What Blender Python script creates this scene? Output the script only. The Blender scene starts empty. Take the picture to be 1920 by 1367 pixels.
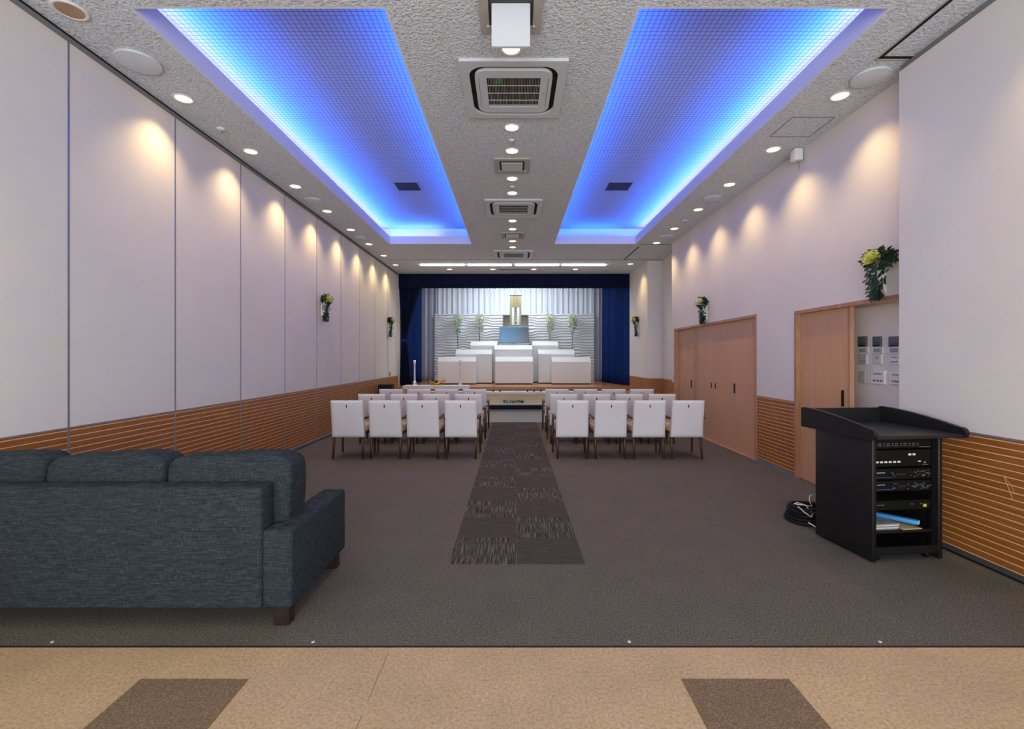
import bpy, bmesh, math, random
from mathutils import Vector, Matrix
random.seed(7)
sc = bpy.context.scene
COL = sc.collection
PI = math.pi

# ------------------------------------------------------------------ camera, world, exposure
H, F = 1.518, 875.0                      # eye height (m), focal length in pixels of the 1920 px frame
cam_d = bpy.data.cameras.new('camera')
cam = bpy.data.objects.new('camera', cam_d); COL.objects.link(cam)
cam.location = (0, 0, H); cam.rotation_euler = (PI/2, 0, 0)
cam_d.sensor_width = 36; cam_d.lens = F/1920*36
cam_d.shift_x = -3/1920; cam_d.shift_y = -13.5/1920
cam_d.clip_start = 0.05; cam_d.clip_end = 100
sc.camera = cam

WORLD = (0.86, 0.93, 1.0); WORLD_S = 5.6
w = bpy.data.worlds.new('daylight'); sc.world = w; w.use_nodes = True
w.node_tree.nodes['Background'].inputs[0].default_value = (*WORLD, 1)
w.node_tree.nodes['Background'].inputs[1].default_value = WORLD_S
sc.view_settings.view_transform = 'Standard'
sc.view_settings.look = 'None'
sc.view_settings.exposure = 0.55
sc.view_settings.gamma = 1.0
sc.view_settings.use_curve_mapping = False
sc.cycles.max_bounces = 8; sc.cycles.diffuse_bounces = 5; sc.cycles.glossy_bounces = 4
sc.cycles.transparent_max_bounces = 4; sc.cycles.sample_clamp_indirect = 4
sc.cycles.use_denoising = True

WARM = (1.0, 0.71, 0.35)
P_SPOT, P_SPOT_MID, P_SPOT_LOBBY = 37, 34, 12
BLUE = (0.01, 0.15, 1.0)
LAV = (0.56, 0.46, 1.0)
P_LAV = 9
P_LED_OUT, P_LED_END, P_LED_IN = 88, 16, 62
P_STAGE, P_TUBE = 46, 24

def lightobj(name, kind, loc, energy, color, rot=(0, 0, 0), **kw):
    l = bpy.data.lights.new(name, kind); l.energy = energy; l.color = color
    for k, v in kw.items(): setattr(l, k, v)
    o = bpy.data.objects.new(name, l); COL.objects.link(o)
    o.location = loc; o.rotation_euler = rot
    return o

# daylight of the window wall behind the camera: a portal onto the sky
pl = lightobj('window_daylight_portal', 'AREA', (0, -2.95, 1.75), 1, (1, 1, 1), rot=(PI/2, 0, PI), shape='RECTANGLE', size=6.4, size_y=2.9)
pl.data.cycles.is_portal = True
pl.rotation_euler = (PI/2, 0, 0)
# light battens hidden above the stage, behind the valance
lightobj('stage_border_light', 'AREA', (0, 15.75, 4.3), P_STAGE, (0.80, 0.91, 1.0), rot=(math.radians(20), 0, 0), shape='RECTANGLE', size=2.4, size_y=0.25)
lightobj('stage_front_light', 'AREA', (0, 14.75, 4.2), P_STAGE*0.42, (0.86, 0.94, 1.0), rot=(math.radians(22), 0, 0), shape='RECTANGLE', size=4.6, size_y=0.2)

# ------------------------------------------------------------------ materials
def s2l(c):
    return tuple(((v/255)/12.92 if v/255 <= .04045 else ((v/255+.055)/1.055)**2.4) for v in c)
MATS = {}
def mat(name, rgb=None, rough=.6, metal=0., lin=None, emit=None, estr=0., spec=None, alpha=None):
    if name in MATS: return MATS[name]
    m = bpy.data.materials.new(name); m.use_nodes = True
    b = m.node_tree.nodes['Principled BSDF']
    c = lin if lin else s2l(rgb)
    b.inputs['Base Color'].default_value = (*c, 1)
    b.inputs['Roughness'].default_value = rough; b.inputs['Metallic'].default_value = metal
    if spec is not None: b.inputs['Specular IOR Level'].default_value = spec
    if emit:
        b.inputs['Emission Color'].default_value = (*emit, 1); b.inputs['Emission Strength'].default_value = estr
    if alpha is not None: b.inputs['Alpha'].default_value = alpha
    MATS[name] = m
    return m
class NT:
    def __init__(s, m): s.t = m.node_tree; s.b = s.t.nodes['Principled BSDF']
    def n(s, typ, **kw):
        x = s.t.nodes.new(typ)
        for k, v in kw.items():
            if k in ('operation', 'blend_type', 'data_type', 'feature', 'noise_dimensions'): setattr(x, k, v)
        return x
    def l(s, a, b): s.t.links.new(a, b)
    def pos(s, scale=(1, 1, 1)):
        g = s.n('ShaderNodeNewGeometry'); mp = s.n('ShaderNodeMapping')
        mp.inputs['Scale'].default_value = scale
        s.l(g.outputs['Position'], mp.inputs['Vector']); return mp.outputs['Vector']
    def obj(s, scale=(1, 1, 1)):
        g = s.n('ShaderNodeTexCoord'); mp = s.n('ShaderNodeMapping')
        mp.inputs['Scale'].default_value = scale
        s.l(g.outputs['Object'], mp.inputs['Vector']); return mp.outputs['Vector']
    def noise(s, vec, scale, detail=3, rough=.6):
        x = s.n('ShaderNodeTexNoise'); s.l(vec, x.inputs['Vector'])
        x.inputs['Scale'].default_value = scale; x.inputs['Detail'].default_value = detail; x.inputs['Roughness'].default_value = rough
        return x.outputs['Fac']
    def ramp(s, fac, stops):
        r = s.n('ShaderNodeValToRGB'); s.l(fac, r.inputs[0])
        e = r.color_ramp.elements
        while len(e) < len(stops): e.new(.5)
        for i, (p, c) in enumerate(stops):
            e[i].position = p; e[i].color = (*s2l(c), 1)
        return r.outputs[0]
    def mix(s, f, a, b):
        x = s.n('ShaderNodeMix'); x.data_type = 'RGBA'
        for inp, v in ((x.inputs[0], f), (x.inputs[6], a), (x.inputs[7], b)):
            if hasattr(v, 'links') or hasattr(v, 'is_linked'): s.l(v, inp)
            elif isinstance(v, tuple): inp.default_value = (*s2l(v), 1)
            else: inp.default_value = v
        return x.outputs[2]
    def m(s, op, a, b=0.):
        x = s.n('ShaderNodeMath', operation=op)
        for inp, v in ((x.inputs[0], a), (x.inputs[1], b)):
            if hasattr(v, 'is_linked'): s.l(v, inp)
            else: inp.default_value = v
        return x.outputs[0]
    def sep(s, v):
        x = s.n('ShaderNodeSeparateXYZ'); s.l(v, x.inputs[0]); return x.outputs
    def bump(s, h, strength=.3, dist=.01):
        x = s.n('ShaderNodeBump'); s.l(h, x.inputs['Height'])
        x.inputs['Strength'].default_value = strength; x.inputs['Distance'].default_value = dist
        s.l(x.outputs[0], s.b.inputs['Normal'])
    def color(s, c): s.l(c, s.b.inputs['Base Color'])

def m_wall():
    m = mat('wall_paint', (222, 217, 216), .75); t = NT(m)
    v = t.pos((1, 1, 1)); t.color(t.ramp(t.noise(v, 1.2, 2), [(.3, (222, 215, 208)), (.7, (228, 221, 213))]))
    t.bump(t.noise(v, 90, 2), .06, .003); return m
def m_ceil():
    m = mat('rock_wool_ceiling', (232, 232, 234), .9); t = NT(m)
    v = t.pos((1, 1, 1)); n1 = t.noise(v, 46, 3, .6)
    t.color(t.ramp(n1, [(.3, (188, 192, 199)), (.47, (220, 224, 230)), (.65, (232, 236, 242))]))
    t.bump(n1, 1., .027); return m
def m_cove():
    m = mat('cove_grid_panel', (200, 200, 205), .8); t = NT(m)
    x, y, z = t.sep(t.pos((20, 20, 20)))
    gx = t.m('LESS_THAN', t.m('FRACT', x), .13); gy = t.m('LESS_THAN', t.m('FRACT', y), .13)
    g = t.m('MAXIMUM', gx, gy)
    t.color(t.mix(g, (176, 176, 184), (112, 112, 122)))
    t.bump(t.m('SUBTRACT', 1., g), .5, .006); return m
def m_wains():
    m = mat('tambour_wood', (140, 85, 45), .45); t = NT(m)
    p = t.pos(); x, y, z = t.sep(p)
    fr = t.m('FRACT', t.m('DIVIDE', t.m('SUBTRACT', z, .012), .0484))
    line = t.m('LESS_THAN', fr, .14)
    slat = t.m('FLOOR', t.m('DIVIDE', z, .0484))
    cmb = t.n('ShaderNodeCombineXYZ')
    t.l(t.m('ADD', t.m('MULTIPLY', y, 1.2), t.m('MULTIPLY', slat, 3.7)), cmb.inputs[0]); t.l(t.m('MULTIPLY', z, 60), cmb.inputs[1]); t.l(t.m('MULTIPLY', x, 4.), cmb.inputs[2])
    wood = t.ramp(t.noise(cmb.outputs[0], 2.2, 5, .65), [(.25, (118, 66, 22)), (.5, (154, 92, 38)), (.75, (178, 114, 54))])
    t.color(t.mix(line, wood, (236, 186, 136)))
    t.bump(t.m('SUBTRACT', 1., line), .4, .004); return m
def m_wood(name, c0, c1, c2, scale=(2, 2, 14), rough=.4):
    m = mat(name, c1, rough); t = NT(m)
    t.color(t.ramp(t.noise(t.obj(scale), 2.5, 4, .6), [(.25, c0), (.5, c1), (.75, c2)])); return m
def m_carpet():
    m = mat('grey_brown_carpet', (84, 78, 77), .95, spec=.1); t = NT(m)
    v = t.pos(); n = t.noise(v, 105, 3, .85); n2 = t.noise(v, 3, 3)
    c = t.ramp(n, [(.3, (66, 63, 57)), (.5, (120, 115, 106)), (.7, (170, 162, 149))])
    c2 = t.ramp(n2, [(.3, (188, 188, 188)), (.7, (200, 197, 196))])
    x = t.n('ShaderNodeMix'); x.data_type = 'RGBA'; x.blend_type = 'MULTIPLY'; x.inputs[0].default_value = 1
    t.l(c, x.inputs[6]); t.l(c2, x.inputs[7]); t.color(x.outputs[2]); t.bump(n, .5, .006); return m
def m_aisle():
    m = mat('striped_aisle_carpet', (70, 65, 64), .95, spec=.1); t = NT(m)
    x, y, z = t.sep(t.pos())
    ix = t.m('FLOOR', t.m('DIVIDE', t.m('SUBTRACT', x, .025), .5)); iy = t.m('FLOOR', t.m('DIVIDE', t.m('SUBTRACT', y, 3.42), .5))
    par = t.m('ABSOLUTE', t.m('MODULO', t.m('ADD', ix, iy), 2.))
    nA = t.noise(t.pos((85, 3, 1)), 1.4, 2, .6); nB = t.noise(t.pos((5, 110, 1)), 1.2, 4, .7)
    cA = t.ramp(nA, [(.38, (46, 43, 42)), (.5, (66, 61, 58)), (.66, (108, 102, 96))])
    cB = t.ramp(nB, [(.35, (54, 49, 47)), (.5, (68, 62, 58)), (.7, (88, 80, 76))])
    t.color(t.mix(t.m('GREATER_THAN', par, .5), cB, cA)); t.bump(t.noise(t.pos(), 160, 2), .4, .005); return m
def m_beige():
    m = mat('beige_floor', (196, 166, 136), .7, spec=.2); t = NT(m)
    v = t.pos(); n = t.noise(v, 70, 4, .7); n2 = t.noise(v, 2.2, 3)
    c = t.ramp(n, [(.3, (150, 128, 100)), (.5, (186, 160, 126)), (.7, (202, 178, 144))])
    c2 = t.ramp(n2, [(.3, (228, 228, 228)), (.7, (250, 248, 245))])
    x = t.n('ShaderNodeMix'); x.data_type = 'RGBA'; x.blend_type = 'MULTIPLY'; x.inputs[0].default_value = 1
    t.l(c, x.inputs[6]); t.l(c2, x.inputs[7]); t.color(x.outputs[2]); return m
def m_brownt():
    m = mat('brown_carpet_tile', (110, 86, 70), .95, spec=.1); t = NT(m)
    n = t.noise(t.pos(), 130, 4, .8); t.color(t.ramp(n, [(.3, (80, 66, 52)), (.5, (116, 97, 78)), (.7, (156, 132, 108))])); t.bump(n, .5, .006); return m
def m_sofa():
    m = mat('blue_grey_weave', (62, 76, 88), .9, spec=.15); t = NT(m)
    nA = t.noise(t.obj((18, 18, 240)), 1, 3, .7); nB = t.noise(t.obj((300, 300, 26)), 1, 3, .7)
    n = t.m('MULTIPLY', t.m('ADD', nA, nB), .5)
    t.color(t.ramp(n, [(.36, (24, 28, 32)), (.5, (41, 48, 53)), (.64, (66, 73, 78))])); t.bump(n, .5, .004); return m
def m_cloth(name, c, rough=.85):
    m = mat(name, c, rough, spec=.2); t = NT(m)
    n = t.noise(t.obj((30, 30, 30)), 8, 3); a = tuple(max(0, v-10) for v in c); b = tuple(min(255, v+6) for v in c)
    t.color(t.ramp(n, [(.3, a), (.7, b)])); t.bump(n, .15, .003); return m
M_WALL, M_CEIL, M_COVE, M_WAINS = m_wall(), m_ceil(), m_cove(), m_wains()
M_CARPET, M_AISLE, M_BEIGE, M_BROWNT, M_SOFA = m_carpet(), m_aisle(), m_beige(), m_brownt(), m_sofa()
M_DOOR = m_wood('door_veneer', (200, 149, 104), (205, 154, 109), (210, 159, 114), (8, 8, .8), .5)
M_FRAME = m_wood('door_frame_wood', (158, 112, 80), (172, 126, 94), (186, 140, 106), (8, 8, 2))
M_LEG = m_wood('brown_chair_wood', (50, 30, 22), (66, 40, 30), (82, 50, 38), (20, 20, 3), .4)
M_STAGE = m_wood('stage_wood', (172, 118, 74), (192, 136, 88), (208, 152, 104), (1, 12, 4), .22)
M_STAGEF = m_wood('stage_front_wood', (206, 184, 150), (216, 196, 162), (224, 206, 174), (1, 6, 12), .5)
M_CHAIR = m_cloth('off_white_chair_fabric', (214, 210, 214))
M_SEAT = m_cloth('tan_seat_fabric', (205, 172, 130))
M_NAVY = m_cloth('navy_velvet', (10, 40, 98))
M_NAVYD = m_cloth('dark_navy_velvet', (8, 18, 52))
M_GREYC = m_cloth('pale_grey_drape', (176, 178, 196))
M_WHITEC = m_cloth('white_drape', (226, 230, 240))
M_WHITE = mat('white_enamel', (228, 228, 228), .45)
M_ALTAR = mat('white_altar_board', (226, 226, 226), .6)
M_WAVE = mat('wave_panel_plaster', (226, 226, 228), .6)
M_OFFW = mat('off_white_plastic', (206, 209, 214), .5)
M_GREYP = mat('grey_plastic', (150, 150, 150), .5)
M_BLK = mat('black_matte', (7, 7, 8), .6, spec=.25)
M_BLKL = m_wood('black_laminate', (9, 9, 11), (13, 13, 15), (17, 17, 19), (6, 6, 1), .45)
M_DKG = mat('dark_gap', (10, 10, 11), .9)
M_ALU = mat('brushed_aluminium', (150, 152, 160), .4, .6)
M_TRACK = mat('grey_track', (126, 127, 132), .5, .2)
M_CHROME = mat('polished_chrome', (225, 228, 232), .3, .7)
M_GOLD = mat('polished_gold', (222, 170, 80), .25, 1.)
M_BRONZE = mat('bronze_reflector', (205, 170, 130), .22, .9)
M_LAMP = mat('lamp_glow', (255, 240, 210), .5, emit=(1, .66, .30), estr=3.2)
M_TUBE = mat('tube_glow', (255, 255, 255), .5, emit=(.93, .97, 1), estr=7)
M_LED = mat('led_glow', (40, 80, 255), .5, emit=BLUE, estr=3)
M_VINYL = mat('grey_vinyl_floor', (128, 132, 138), .3)
M_LEAF = mat('green_leaf', (60, 92, 48), .6)
M_LEAFD = mat('dark_green_leaf', (38, 62, 40), .6)
M_LEAFW = mat('pale_green_blossom', (228, 236, 216), .7)
M_YEL = mat('yellow_green_petal', (222, 218, 120), .7)
M_CREAM = mat('cream_petal', (236, 228, 196), .7)
M_SCREEN = mat('blue_gradient_screen', (16, 30, 42), .2)
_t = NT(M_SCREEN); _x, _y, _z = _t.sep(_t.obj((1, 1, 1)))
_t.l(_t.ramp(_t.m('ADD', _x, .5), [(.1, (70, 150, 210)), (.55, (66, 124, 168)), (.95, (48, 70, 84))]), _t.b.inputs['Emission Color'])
_t.b.inputs['Emission Strength'].default_value = .42  # screen emission graded from blue at left to dark grey at right
M_PAPER = mat('white_paper', (222, 218, 210), .7)
M_INK = mat('black_ink', (20, 20, 26), .7)
M_BLUEF = mat('blue_folder', (70, 150, 215), .4)
M_SILK = m_wood('gold_silk', (134, 122, 84), (150, 136, 96), (162, 148, 110), (6, 6, 2), .5)
M_SILKG = mat('olive_silk', (140, 146, 118), .6)
M_GRN = mat('green_filter', (30, 150, 40), .6)
M_BAR = mat('grille_bar', (190, 188, 180), .5)
M_YELLED = mat('yellow_sticker', (200, 200, 60), .5)
M_BLUEL = mat('blue_stripe', (50, 90, 160), .5)
M_CABW = mat('white_cable', (200, 192, 186), .5)
M_SHADE = mat('grey_display', (92, 96, 100), .4)
M_LGREY = mat('light_grey_print', (150, 150, 150), .6)

# ------------------------------------------------------------------ mesh builder
class MB:
    def __init__(s): s.b = bmesh.new(); s.mats = []; s.cur = 0
    def use(s, m):
        if m not in s.mats: s.mats.append(m)
        s.cur = s.mats.index(m); return s
    def _f(s, vs, smooth=False):
        try:
            f = s.b.faces.new(vs); f.material_index = s.cur; f.smooth = smooth; return f
        except ValueError: return None
    def box(s, x0, x1, y0, y1, z0, z1, M=None):
        co = [(x0, y0, z0), (x1, y0, z0), (x1, y1, z0), (x0, y1, z0), (x0, y0, z1), (x1, y0, z1), (x1, y1, z1), (x0, y1, z1)]
        v = [s.b.verts.new(M @ Vector(c) if M else c) for c in co]
        for q in ((3, 2, 1, 0), (4, 5, 6, 7), (0, 1, 5, 4), (1, 2, 6, 5), (2, 3, 7, 6), (3, 0, 4, 7)): s._f([v[i] for i in q])
        return s
    def bbox(s, x0, x1, y0, y1, z0, z1, r=.01, seg=2):          # bevelled box
        t = bmesh.new(); bmesh.ops.create_cube(t, size=1)
        for v in t.verts: v.co = Vector(((x0+x1)/2+v.co.x*(x1-x0), (y0+y1)/2+v.co.y*(y1-y0), (z0+z1)/2+v.co.z*(z1-z0)))
        bmesh.ops.bevel(t, geom=list(t.edges), offset=r, segments=seg, profile=.5, affect='EDGES')
        s.merge(t, smooth=seg > 1); return s
    def merge(s, t, smooth=False, M=None):
        mp = {v: s.b.verts.new(M @ v.co if M else v.co) for v in t.verts}
        for f in t.faces: s._f([mp[v] for v in f.verts], smooth)
        t.free()
    def prism(s, pts, a, b, axis='x', M=None):                   # polygon in the plane normal to axis, extruded a..b
        def P(u, v, w):
            c = {'x': (w, u, v), 'y': (u, w, v), 'z': (u, v, w)}[axis]
            return M @ Vector(c) if M else Vector(c)
        A = [s.b.verts.new(P(u, v, a)) for u, v in pts]; B = [s.b.verts.new(P(u, v, b)) for u, v in pts]
        n = len(pts); s._f(A[::-1]); s._f(B)
        for i in range(n): s._f([A[i], A[(i+1) % n], B[(i+1) % n], B[i]])
        return s
    def ringprism(s, outer, inner, a, b):                        # ring between two equal-length loops in xy, z a..b
        n = len(outer)
        L = [[s.b.verts.new((u, v, z)) for u, v in lp] for lp, z in ((outer, a), (inner, a), (outer, b), (inner, b))]
        for i in range(n):
            j = (i+1) % n
            s._f([L[0][i], L[0][j], L[1][j], L[1][i]]); s._f([L[2][j], L[2][i], L[3][i], L[3][j]])
            s._f([L[0][j], L[0][i], L[2][i], L[2][j]]); s._f([L[1][i], L[1][j], L[3][j], L[3][i]])
        return s
    def lathe(s, prof, c=(0, 0, 0), n=24, M=None):
        rings = []
        for r, z in prof:
            if r < 1e-6:
                p = Vector((c[0], c[1], c[2]+z)); rings.append([s.b.verts.new(M @ p if M else p)])
            else:
                ring = []
                for i in range(n):
                    a = 2*PI*i/n; p = Vector((c[0]+r*math.cos(a), c[1]+r*math.sin(a), c[2]+z)); ring.append(s.b.verts.new(M @ p if M else p))
                rings.append(ring)
        for A, B in zip(rings, rings[1:]):
            for i in range(n):
                j = (i+1) % n
                if len(A) == 1 and len(B) == 1: continue
                if len(A) == 1: s._f([A[0], B[i], B[j]], True)
                elif len(B) == 1: s._f([A[j], A[i], B[0]], True)
                else: s._f([A[j], A[i], B[i], B[j]], True)
        return s
    def tube(s, pts, r, n=8, closed=False):
        pts = [Vector(p) for p in pts]; rs = r if isinstance(r, (list, tuple)) else [r]*len(pts)
        rings = []; up = None
        for i, p in enumerate(pts):
            if closed: d = pts[(i+1) % len(pts)]-pts[i-1]
            else: d = pts[min(i+1, len(pts)-1)]-pts[max(i-1, 0)]
            d.normalize()
            if up is None: up = Vector((0, 0, 1)) if abs(d.z) < .9 else Vector((1, 0, 0))
            a = d.cross(up); a.normalize(); bb = a.cross(d); up = bb
            rings.append([s.b.verts.new(p+a*rs[i]*math.cos(2*PI*k/n)+bb*rs[i]*math.sin(2*PI*k/n)) for k in range(n)])
        m = len(rings)
        for i in range(m if closed else m-1):
            A, B = rings[i], rings[(i+1) % m]
            for k in range(n): s._f([A[k], A[(k+1) % n], B[(k+1) % n], B[k]], True)
        if not closed: s._f(rings[0][::-1]); s._f(rings[-1])
        return s
    def sheet(s, nu, nv, fn, th=0.012, smooth=True):             # fn(u,v)->point ; closed slab of thickness th along local y normal
        G = [[Vector(fn(i/nu, j/nv)) for j in range(nv+1)] for i in range(nu+1)]
        def nrm(i, j):
            a = G[min(i+1, nu)][j]-G[max(i-1, 0)][j]; b = G[i][min(j+1, nv)]-G[i][max(j-1, 0)]
            n = a.cross(b); return n.normalized() if n.length > 1e-9 else Vector((0, 1, 0))
        A = [[s.b.verts.new(G[i][j]) for j in range(nv+1)] for i in range(nu+1)]
        B = [[s.b.verts.new(G[i][j]-nrm(i, j)*th) for j in range(nv+1)] for i in range(nu+1)]
        for i in range(nu):
            for j in range(nv):
                s._f([A[i][j], A[i+1][j], A[i+1][j+1], A[i][j+1]], smooth); s._f([B[i][j+1], B[i+1][j+1], B[i+1][j], B[i][j]], smooth)
        for i in range(nu):
            s._f([A[i+1][0], A[i][0], B[i][0], B[i+1][0]]); s._f([A[i][nv], A[i+1][nv], B[i+1][nv], B[i][nv]])
        for j in range(nv):
            s._f([A[0][j], A[0][j+1], B[0][j+1], B[0][j]]); s._f([A[nu][j+1], A[nu][j], B[nu][j], B[nu][j+1]])
        return s
    def superell(s, c, h, e1=.4, e2=.4, nu=28, nv=16, M=None, warp=None):
        def p(v, e): return math.copysign(abs(v)**e, v)
        rings = []
        for j in range(nv+1):
            t = -PI/2+PI*j/nv
            if j in (0, nv):
                q = Vector((0, 0, math.copysign(h[2], t)))
                if warp: q = warp(q)
                q += Vector(c); rings.append([s.b.verts.new(M @ q if M else q)]); continue
            ring = []
            for i in range(nu):
                a = 2*PI*i/nu
                q = Vector((h[0]*p(math.cos(t), e1)*p(math.cos(a), e2), h[1]*p(math.cos(t), e1)*p(math.sin(a), e2), h[2]*p(math.sin(t), e1)))
                if warp: q = warp(q)
                q += Vector(c); ring.append(s.b.verts.new(M @ q if M else q))
            rings.append(ring)
        for A, B in zip(rings, rings[1:]):
            for i in range(nu):
                j = (i+1) % nu
                if len(A) == 1: s._f([A[0], B[j], B[i]], True)
                elif len(B) == 1: s._f([A[i], A[j], B[0]], True)
                else: s._f([A[i], A[j], B[j], B[i]], True)
        return s
    def leaf(s, p, d, up, l, w):
        d = Vector(d).normalized(); a = d.cross(Vector(up)); 
        if a.length < 1e-4: a = d.cross(Vector((1, 0, 0)))
        a.normalize(); n = a.cross(d); p = Vector(p)
        v = [s.b.verts.new(q) for q in (p, p+d*l*.45+a*w/2+n*w*.15, p+d*l, p+d*l*.45-a*w/2+n*w*.15, p+d*l*.45-n*w*.12)]
        s._f([v[0], v[1], v[2], v[4]]); s._f([v[0], v[4], v[2], v[3]]); return s
    def build(s, name, m=None, parent=None, label=None):
        bmesh.ops.recalc_face_normals(s.b, faces=list(s.b.faces)) if len(s.b.faces) < 60000 else None
        me = bpy.data.meshes.new(name); s.b.to_mesh(me); s.b.free()
        for q in (s.mats or [m]): me.materials.append(q)
        o = bpy.data.objects.new(name, me); COL.objects.link(o)
        if parent: o.parent = parent
        if label: o['label'] = label
        return o
def tag(o, label, cat, group=None, kind=None):
    o['label'] = label; o['category'] = cat
    if group: o['group'] = group
    if kind: o['kind'] = kind
    return o
def thing(name, label, cat, loc=(0, 0, 0), rz=0, group=None):
    o = bpy.data.objects.new(name, None); COL.objects.link(o); o.empty_display_size = .1
    o.location = loc; o.rotation_euler = (0, 0, rz); return tag(o, label, cat, group)
def struct(o, label=None):
    o['kind'] = 'structure'
    if label: o['label'] = label
    return o
def kids(root): return [c for c in COL.objects if c.parent == root]
def dup(root, loc, rz, label, group=None):
    r = root.copy(); COL.objects.link(r); r.location = loc; r.rotation_euler = (0, 0, rz); r['label'] = label
    if group: r['group'] = group
    for ch in kids(root):
        c = ch.copy(); COL.objects.link(c); c.parent = r
        for g in kids(ch):
            d = g.copy(); COL.objects.link(d); d.parent = c
    return r
ORD = ['first', 'second', 'third', 'fourth', 'fifth', 'sixth', 'seventh', 'eighth', 'ninth', 'tenth']

# ------------------------------------------------------------------ room
CZ = 4.08                      # ceiling
XL, XR, XP = -3.54, 3.56, 3.395  # left wall, right wall, near right partition
YB = -3.0; YS = 14.28          # wall behind the camera, curtain line
# floor
fl = MB().box(-4.2, 4.2, YB-.1, 2.446, -.1, 0).box(-4.2, 4.2, 2.446, 17.9, -.1, -.004).build('floor', M_BEIGE); struct(fl)
MB().box(-4.2, 4.2, 2.446, 10.92, -.004, .0005).build('carpet', M_CARPET, fl, 'dark grey brown speckled carpet')
MB().box(-.475, .525, 3.42, 10.92, 0, .0025).build('aisle_carpet', M_AISLE, fl, 'aisle strip of striped carpet tiles laid in alternating directions')
MB().box(-3.6, 4.0, 10.92, 14.0, -.004, .0005).build('vinyl_flooring', M_VINYL, fl, 'smooth grey flooring in front of the stage')
for x in (-1.757, .79):
    MB().box(x, x+.508, 1.69, 2.2, 0, .002).build('carpet_tile', M_BROWNT, fl, 'square brown carpet tile')
MB().box(-3.6, 3.6, 2.440, 2.452, 0, .002).build('floor_edging', M_DKG, fl)
MB().box(-.645, -.642, 1.2, 1.98, 0, .0008).box(-.645, -.642, 2.06, 2.39, 0, .0008).build('floor_seam', mat('seam_line', (120, 92, 70), .9), fl)
for i, (x, lab) in enumerate(((-2.46, 0), (-1.07, 0), (.617, 0), (1.955, 0))):
    MB().lathe([(0, .003), (.004, .003), (.008, .004), (.010, .0005)], (x, 2.49, 0), 14).build('floor_socket', M_CHROME, fl)

# ceiling with two long light coves
COVES = ((-2.80, -.95), (.925, 2.755)); CY0, CY1 = 3.43, 10.55
LIPZ, UPZ, TR = 4.255, 4.485, .22
c = MB()
for y0, y1 in ((YB-.1, CY0-.02), (CY1+.02, YS+.3)): c.box(-4.2, 4.2, y0, y1, CZ, CZ+.04)
for x0, x1 in ((-4.2, -2.82), (-.93, .905), (2.775, 4.2)): c.box(x0, x1, CY0-.02, CY1+.02, CZ, CZ+.04)
ce = c.build('ceiling', M_CEIL); struct(ce)
M_LIP = mat('cove_white_paint', (226, 226, 230), .7)
def led(x, y, z, sx, sy, e, rot, c=BLUE):
    lightobj('cove_led_light', 'AREA', (x, y, z), e, c, rot=rot, shape='RECTANGLE', size=sx, size_y=sy)
for k, (x0, x1) in enumerate(COVES):
    m = MB(); t = .02
    m.box(x0-t, x0, CY0-t, CY1+t, CZ, LIPZ).box(x1, x1+t, CY0-t, CY1+t, CZ, LIPZ)
    m.box(x0, x1, CY0-t, CY0, CZ, LIPZ).box(x0, x1, CY1, CY1+t, CZ, LIPZ)
    # outer box of the trough
    a0, a1, b0, b1 = x0-TR, x1+TR, CY0-TR, CY1+TR
    m.box(a0-t, a0, b0, b1, CZ+.04, UPZ).box(a1, a1+t, b0, b1, CZ+.04, UPZ).box(a0, a1, b0-t, b0, CZ+.04, UPZ).box(a0, a1, b1, b1+t, CZ+.04, UPZ)
    m.build('cove_lip', M_LIP, ce, 'white upstand around a blue lit ceiling recess')
    MB().box(a0-.02, a1+.02, b0-.02, b1+.02, UPZ, UPZ+.03).build('cove_panel', M_COVE, ce, 'raised ceiling panel patterned with a fine square grid')
    L = CY1-CY0
    outer, inner, so = (x0-.11, x1+.11, 1) if k == 0 else (x1+.11, x0-.11, -1)
    zt = CZ+.158
    st = MB()
    for xx in (outer, inner): st.box(xx-.02, xx+.02, CY0+.1, CY1-.1, CZ+.045, CZ+.145)
    st.build('led_strip', M_LED, ce)
    led(outer, (CY0+CY1)/2, zt, .03, L, P_LED_OUT, (0, PI+so*math.radians(58), 0))
    led(outer-so*.06, (CY0+CY1)/2, 4.36, .03, L+.2, P_LAV, (0, PI, 0), LAV)
    led(inner, (CY0+CY1)/2, zt, .03, L, P_LED_IN, (0, PI-so*math.radians(50), 0))
    xe = x0+.45*(x1-x0) if k == 0 else x1-.35*(x1-x0)
    led((x0+.55) if k == 0 else (x0+.9), CY1+.11, zt, 1.15, .03, P_LED_END*(1 if k == 0 else .6), (PI+math.radians(45), 0, 0))
    if k == 0: led(x0+.52, CY1+.15, 4.262, 1.2, .03, P_LAV*.11, (PI, 0, 0), LAV)
# grooves and hatch lines of the ceiling
g = MB()
def line_x(x0, x1, y, w=.012, h=.003): g.box(x0, x1, y-w/2, y+w/2, CZ-h, CZ)
def line_y(x, y0, y1, w=.012, h=.003): g.box(x-w/2, x+w/2, y0, y1, CZ-h, CZ)
line_y(3.135, 1.2, 4.0, .03); line_x(3.135, XP+.1, 3.985, .03)
line_y(2.9, 10.8, 12.25, .03); line_x(2.9, 3.93, 12.25, .03); line_x(-3.3, 2.9, 12.25, .014); line_x(2.85, 3.56, 10.6, .02)
g.build('track_groove', M_DKG, ce)
g = MB(); line_y(3.11, 1.2, 4.02, .012, .006); line_x(3.11, XP, 4.015, .012, .006)
g.build('track_edge', mat('track_edge_beige', (176, 166, 146), .5), ce)
g = MB()
line_y(2.975, 4.98, 5.42, .006); line_y(3.43, 4.98, 5.42, .006); line_x(2.975, 3.43, 4.98, .006); line_x(2.975, 3.43, 5.42, .006)
g.build('access_hatch', mat('hatch_line', (84, 82, 82), .8), ce)

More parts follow.
